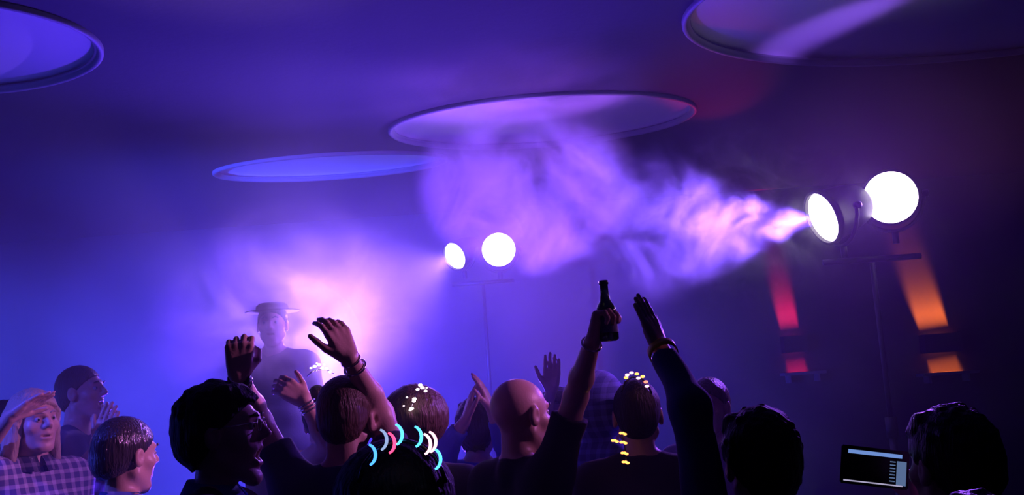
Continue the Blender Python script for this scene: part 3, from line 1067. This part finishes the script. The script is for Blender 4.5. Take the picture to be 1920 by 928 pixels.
# dark T-shirt man with both arms up
A = dict(L=dict(elbow=P(486, 790, 3.08), wrist=P(447, 706, 2.90), dir=(.05, .05, 1), palm=(-.2, 1, 0), pose='half'),
         R=dict(elbow=P(714, 775, 3.12), wrist=P(656, 672, 2.95), dir=(-.38, .05, .9), palm=(-.6, .8, -.2), pose='relaxed'))
p5 = person(645, 3.05, 1.715, -4, 'person in dark blue T-shirt seen from behind, both arms raised', head=(0, -3, 3), arms=A, hair='crop', hmat=M_hair_brown,
            shirt=S_navy, vox=.005, sleeve=.62)
band(p5, -1, .96, .028, .009, M_black_gloss, 'wristwatch', 'black wristwatch', flat=True)
band(p5, -1, .86, .031, .003, M_steel)
band(p5, 1, .97, .028, .003, M_steel)
band(p5, 1, .84, .032, .004, M_steel)
# person behind, only the braceleted arm and made-up tiara show
A = dict(L=dict(elbow=P(618, 835, 3.62), wrist=P(572, 752, 3.60), dir=(-.72, .1, .55), palm=(-.3, 1, -.4), pose='relaxed'))
p6 = person(612, 3.85, 1.69, -6, 'person hidden behind the dark T-shirt dancer, one bare braceleted forearm held up', arms=A, hair='bun', hmat=M_hair_dark, shirt=S_grey, vox=.005, sleeve=.4)
for t in (.80, .87, .94):
    band(p6, -1, t, .031, .0035, M_steel)
# round-haired person with sparkling clip
p7 = person(779, 3.55, 1.665, -12, 'person with full round hair and a sparkling clip, seen from behind', hair='afro', hmat=M_hair_brown, shirt=S_grey, vox=.008, eyes=False, headscale=.86)
# foreground afro under light-up headband
p8 = person(742, 2.0, 1.535, 5, 'black-silhouetted foreground person under a colourful light-up headband', hair='afro', hmat=M_hair_black, shirt=S_black, vox=.008, eyes=False, headscale=.86)
# bald man with bottle
A = dict(R=dict(elbow=P(1080, 742, 3.12), wrist=P(1110, 642, 2.95), dir=(.30, -.05, .95), palm=(.95, -.35, -.2), pose='grip'))
p9 = person(969, 3.3, 1.68, -52, 'bald person in dark shirt looking away to the right, holding a bottle high', head=(0, -4, 0), arms=A, hair=None, shirt=S_black,
            vox=.005, sleeve=.75)
band(p9, 1, .97, .029, .0035, M_steel)
# clapping person behind
A = dict(L=dict(elbow=P(838, 838, 4.1), wrist=P(872, 790, 4.05), dir=(.3, 0, 1), palm=(1, .2, 0), pose='open'),
         R=dict(elbow=P(948, 830, 4.1), wrist=P(922, 768, 4.05), dir=(-.35, 0, 1), palm=(-1, .2, 0), pose='open'))
p10 = person(893, 4.3, 1.60, -5, 'person in blue long sleeves clapping raised hands, just left of the bald head', arms=A, hair='short', hmat=M_hair_dark, shirt=S_blue, vox=.006, sleeve=1.7, eyes=False)
# far raised hand
A = dict(L=dict(elbow=P(1012, 800, 4.5), wrist=P(1034, 732, 4.45), dir=(.1, 0, 1), palm=(0, -1, 0), pose='open'))
p18 = person(1052, 4.6, 1.62, 170, 'dim person between the bald head and the bottle arm, one hand up', arms=A, hair='short', hmat=M_hair_brown, shirt=S_grey, vox=.006, sleeve=.5)
# blue hood
p11 = person(1124, 3.75, 1.66, -30, 'person in blue checked hooded top, hood up, right of the bottle arm', head=(0, -8, 0), hair=None, shirt=S_hood, hood=S_hood, vox=.008, sleeve=1.9)
# amber-lit person
p20 = person(1196, 3.55, 1.64, -5, 'dark person wearing an amber light headband, between the two tallest raised arms', hair='crop', hmat=M_hair_black, shirt=S_black, vox=.008, eyes=False, sleeve=1.8)
# long-sleeved arm with yellow wristband
A = dict(L=dict(elbow=P(1296, 766, 2.45), wrist=P(1240, 655, 2.62), dir=(-.30, .12, .95), palm=(-.8, .6, -.1), pose='flat'))
p12 = person(1432, 2.45, 1.54, 10, 'dark foreground person right of centre with a long-sleeved arm and yellow wristband stretched up', arms=A, hair='short', hmat=M_hair_black, shirt=S_navy, vox=.005,
             sleeve=1.86, eyes=False)
band(p12, -1, .95, .034, .012, M_yellow, 'wristband', 'yellow wristband', flat=True)
p13 = person(1332, 4.2, 1.63, 150, 'dim purple-lit person behind the long-sleeved raised arm', hair='crop', hmat=M_hair_brown, shirt=S_grey, vox=.007)
# dark right group
A = dict(L=dict(elbow=P(1690, 1060, 2.35), wrist=P(1722, 945, 2.50), dir=(-.22, .05, .95), palm=(-1, -.1, 0), pose='half'))
p15 = person(1796, 2.3, 1.515, 18, 'barely visible dark-haired person at right holding up a lit phone', arms=A, hair='short', hmat=M_hair_dark, shirt=S_black, vox=.006, sleeve=.6, eyes=False)
p16 = person(1846, 1.75, 1.385, 5, 'top of a dark head with blue rim light at the bottom right corner', hair='short', hmat=M_hair_dark, shirt=S_black, vox=.008, sleeve=.6, eyes=False)
# hat in the smoke
bm = bmesh.new()
hx = P(515, 640, 5.7)[0]
box(bm, (0, 0, .24), (1.2, .8, .48), bevel=.015)
o = obj('stage_block', bm, M_trim, smooth=False); o.location = (hx, 5.7, 0)
tag(o, 'low black stage block under the hatted person in the smoke', 'stage block')
p17 = person(512, 5.7, 1.74, 185, 'hatted person rising above the crowd, lost in bright violet smoke', hair='crop', hmat=M_hair_dark, shirt=S_grey, vox=.007, base=.48)
bm = bmesh.new()
Mh = p17['M']
lathe(bm, [(.150, .086), (.152, .090), (.092, .096), (.088, .120), (.070, .135), (.030, .139), (.001, .138)], axis=(0, 0, 1), n=40, caps=False)
lathe(bm, [(.150, .086), (.080, .088)], axis=(0, 0, 1), n=40, caps=False)
o = obj('hat', bm, S_black, p17['root']); o.location = p17['q'](0, -.01, -.01)
# far-left dim head
p19 = person(8, 4.4, 1.74, -60, 'shadowy dark-haired person at the far left edge behind the checked shirt', hair='long', hmat=M_hair_black, shirt=S_black, vox=.008, hair_len=.12)

# ------------------------------------------------------------------ held and worn things
# bottle, neck up, in the bald person's fist
M_bottle = mat('dark_bottle_glass', (0.02, 0.05, 0.03), 0.06)
M_bottle.node_tree.nodes['Principled BSDF'].inputs['Transmission Weight'].default_value = 0.5
M_label = mat('bottle_label_paper', (0.15, 0.15, 0.25), 0.6)
bt = P(1131, 526, 2.95)
bb = P(1142, 640, 2.95)
ax_ = unit(bt - bb)
L_ = np.linalg.norm(bt - bb)
e = empty('beer_bottle', bb, 'dark glass long-necked bottle held upright in the raised fist', 'bottle')
bm = bmesh.new()
r = .030
lathe(bm, [(.001, .004), (.022, .0), (r, .006), (r, L_ * .50), (.026, L_ * .57), (.016, L_ * .66), (.0125, L_ * .78), (.0120, L_ * .93), (.0145, L_ * .935), (.0145, L_ * .97), (.0125, L_), (.010, L_), (.010, L_ * .9)],
      axis=ax_, n=28, caps=False)
obj('glass_body', bm, M_bottle, e)
bm = bmesh.new()
lathe(bm, [(r + .0006, L_ * .14), (r + .0006, L_ * .42)], axis=ax_, n=28, caps=False)
obj('label', bm, M_label, e)

# light-up headbands
def bulb_row(name, parent, spots, mats, r, arcs=False):
    for i, (pt, nrm) in enumerate(spots):
        bm = bmesh.new()
        if arcs:      # little crescent-shaped light tubes
            a0 = Vector(pt)
            s_, t_, d_ = frame_of(nrm)
            pts, rs = [], []
            for k in range(11):
                a = -1.25 + 2.5 * k / 10
                pts.append(a0 + Vector((math.cos(a) * .016 - .012, 0, math.sin(a) * .019)))
                rs.append(r * (.35 + .65 * math.cos(a * .9)))
            tube(bm, pts, rs, 8)
        else:
            ball(bm, pt, r, 10, (1.25, 1, .8))
        obj(name, bm, mats[i % len(mats)], parent)


G_cyan = glow('cyan_led', (0.06, 0.42, 1.0), 2.2)
G_blue = glow('blue_led', (0.04, 0.20, 1.0), 2.5)
G_pink = glow('pink_led', (1.0, 0.05, 0.16), 2)
G_white = glow('pinkish_white_led', (1.0, 0.45, 0.6), 2.0)
G_teal = glow('dim_teal_led', (0.25, 0.35, 0.6), 1.0)
G_amber = glow('amber_led', (1.0, 0.36, 0.07), 2.2)
G_red = glow('red_amber_led', (1.0, 0.14, 0.08), 2.5)
G_glint = glow('crystal_glint_glow', (1.0, 0.75, 0.85), 4.0)  # emission stands in for glints off the crystals

c0 = to_world(p8, p8['ho'])
hb = empty('light_up_headband', c0, 'headband of glowing cyan, blue and pink crescents on the black foreground hair', 'headband')
bm = bmesh.new()
rel = lambda w: np.array(w) - c0
pts = [rel(P(x, y, 1.87)) for x, y in ((672, 905), (682, 872), (702, 845), (728, 832), (760, 826), (792, 836), (815, 856), (828, 880), (836, 905))]
tube(bm, pts, .004, 8)
obj('hoop', bm, M_black_gloss, hb)
specs = [((700, 852), G_blue), ((721, 824), G_teal), ((736, 830), G_pink), ((750, 814), G_cyan), ((786, 818), G_cyan), ((803, 832), G_white), ((813, 828), G_white), ((822, 860), G_cyan)]
for (x, y), m_ in specs:
    bulb_row('light_tube', hb, [(rel(P(x, y, 1.85)), (0, 1, 0))], [m_], .0030, True)
    bm = bmesh.new()
    tube(bm, [rel(P(x, y + 4, 1.86)) + np.array((.012, 0, -.004)) * 0, rel(P(750 + (x - 750) * .93, y + 26, 1.88))], .0012, 6)
    obj('spring', bm, M_black_gloss, hb)

c0 = to_world(p20, p20['ho'])
hb = empty('light_headband', c0, 'arc of small amber and red bulbs on a dark head near the tall sleeved arm', 'headband')
bm = bmesh.new()
tube(bm, [rel(P(x, y, 3.44)) for x, y in ((1165, 735), (1172, 716), (1185, 707), (1200, 708), (1213, 718), (1222, 738))], .003, 8)
obj('hoop', bm, M_black_gloss, hb)
for (x, y), m_ in (((1176, 703), G_white), ((1174, 708), G_amber), ((1184, 699), G_white), ((1194, 701), G_amber), ((1197, 709), G_white), ((1205, 706), G_amber), ((1211, 716), G_red), ((1213, 724), G_white)):
    bulb_row('bulb', hb, [(rel(P(x, y, 3.42)), (0, 1, 0))], [m_], .0062)
c1 = P(1165, 840, 3.32)
sb = empty('light_string', c1, 'column of yellow bulbs pinned down the back of a dark shirt', 'light string')
rel1 = lambda w: np.array(w) - c1
bm = bmesh.new()
tube(bm, [rel1(P(x, y, 3.33)) for x, y in ((1168, 805), (1170, 830), (1173, 850), (1175, 880))], .002, 6)
obj('wire', bm, M_black_gloss, sb)
for x, y in ((1168, 812), (1153, 826), (1169, 829), (1171, 849), (1173, 866)):
    bulb_row('bulb', sb, [(rel1(P(x, y, 3.32)), (0, 1, 0)), (rel1(P(x + 4, y + 2, 3.32)), (0, 1, 0)), (rel1(P(x - 4, y + 0, 3.32)), (0, 1, 0))], [G_amber], .0050)
# clip whose crystals glow in place of glints
c2 = P(778, 760, 3.42)
cl = empty('hair_clip', c2, 'string of white crystals glowing in place of glints, clipped in full round hair', 'hair clip')
rel2 = lambda w: np.array(w) - c2
bm = bmesh.new()
tube(bm, [rel2(P(x, y, 3.43)) for x, y in ((768, 772), (776, 752), (784, 732), (790, 722), (798, 732))], .002, 6)
obj('wire', bm, M_steel, cl)
for x, y, r_ in ((788, 722, .006), (792, 727, .006), (783, 730, .005), (798, 733, .005), (777, 748, .006), (776, 752, .005), (772, 766, .006), (769, 769, .004), (763, 745, .003), (757, 761, .003), (800, 727, .003)):
    bulb_row('glowing_crystal', cl, [(rel2(P(x, y, 3.41)), (0, 1, 0))], [G_glint], r_)
# made-up tiara whose glowing crystals stand in for glints in the smoke
c3 = P(600, 692, 3.78)
ti = empty('made_up_tiara', c3, 'made-up tiara with glowing crystals in place of glints above the dark T-shirt dancer', 'tiara')
rel3 = lambda w: np.array(w) - c3
bm = bmesh.new()
tube(bm, [rel3(P(x, y, 3.78)) for x, y in ((576, 706), (584, 697), (598, 692), (612, 693), (626, 700))], .0025, 6)
obj('hoop', bm, M_steel, ti)
for x, y, r_ in ((583, 690, .004), (590, 687, .006), (598, 684, .006), (604, 690, .005), (612, 691, .006), (619, 697, .005), (594, 681, .003), (608, 683, .003)):
    bulb_row('glowing_crystal', ti, [(rel3(P(x, y, 3.77)), (0, 1, 0))], [G_glint], r_)

# phone with lit screen
pc = P(1640, 876, 2.47)
ph = empty('smartphone', pc, 'smartphone held sideways with lit bands and a text column on its screen', 'phone')
X_ = unit(P(1697, 881, 2.47) - P(1583, 868, 2.47))
N_ = unit(CAM - pc)
N_ = unit(N_ - X_ * (N_ @ X_))
Z_ = np.cross(X_, -N_); Z_ = Z_ if Z_[2] > 0 else -Z_
Rm = Matrix((X_, -N_, Z_)).transposed()
if Rm.determinant() < 0: Rm = Matrix((X_, N_, Z_)).transposed()
wd, hg = .150, .080
bm = bmesh.new()
box(bm, (0, 0, 0), (wd + .012, .009, hg + .010), bevel=.003)
bmesh.ops.transform(bm, matrix=Rm.to_4x4(), verts=bm.verts[:])
obj('case', bm, M_black_gloss, ph, smooth=False)
G_scr = glow('lit_screen_band', (0.18, 0.32, 0.75), .62)
G_pan = glow('lit_screen_panel', (0.16, 0.26, 0.50), .42)
G_lin = glow('lit_screen_line', (0.55, 0.50, 0.75), .55)


def on_screen(name, x0, x1, z0, z1, m_, lift=.0052, skew=0.0):
    bm = bmesh.new()
    vs_ = [Vector(X_) * (x + skew * z) + Vector(Z_) * z + Vector(N_) * lift for x, z in ((x0, z0), (x1, z0), (x1, z1), (x0, z1))]
    f_ = bm.faces.new([bm.verts.new(v) for v in vs_])
    r_ = bmesh.ops.extrude_face_region(bm, geom=[f_])
    bmesh.ops.translate(bm, vec=Vector(N_) * .0004, verts=[v for v in r_['geom'] if isinstance(v, bmesh.types.BMVert)])
    return obj(name, bm, m_, ph, smooth=False)


scr = on_screen('screen', -wd / 2, wd / 2, -hg / 2, hg / 2, M_black_gloss, .0046)
on_screen('menu_bar', -.066, .062, .027, .036, G_scr)
on_screen('side_panel', .050, .073, -.036, .020, G_pan)
for i in range(7):
    on_screen('text_line', .034, .047, .016 - i * .0075, .0185 - i * .0075, G_pan)
on_screen('bottom_bar', -.074, .066, -.0385, -.0355, G_lin)
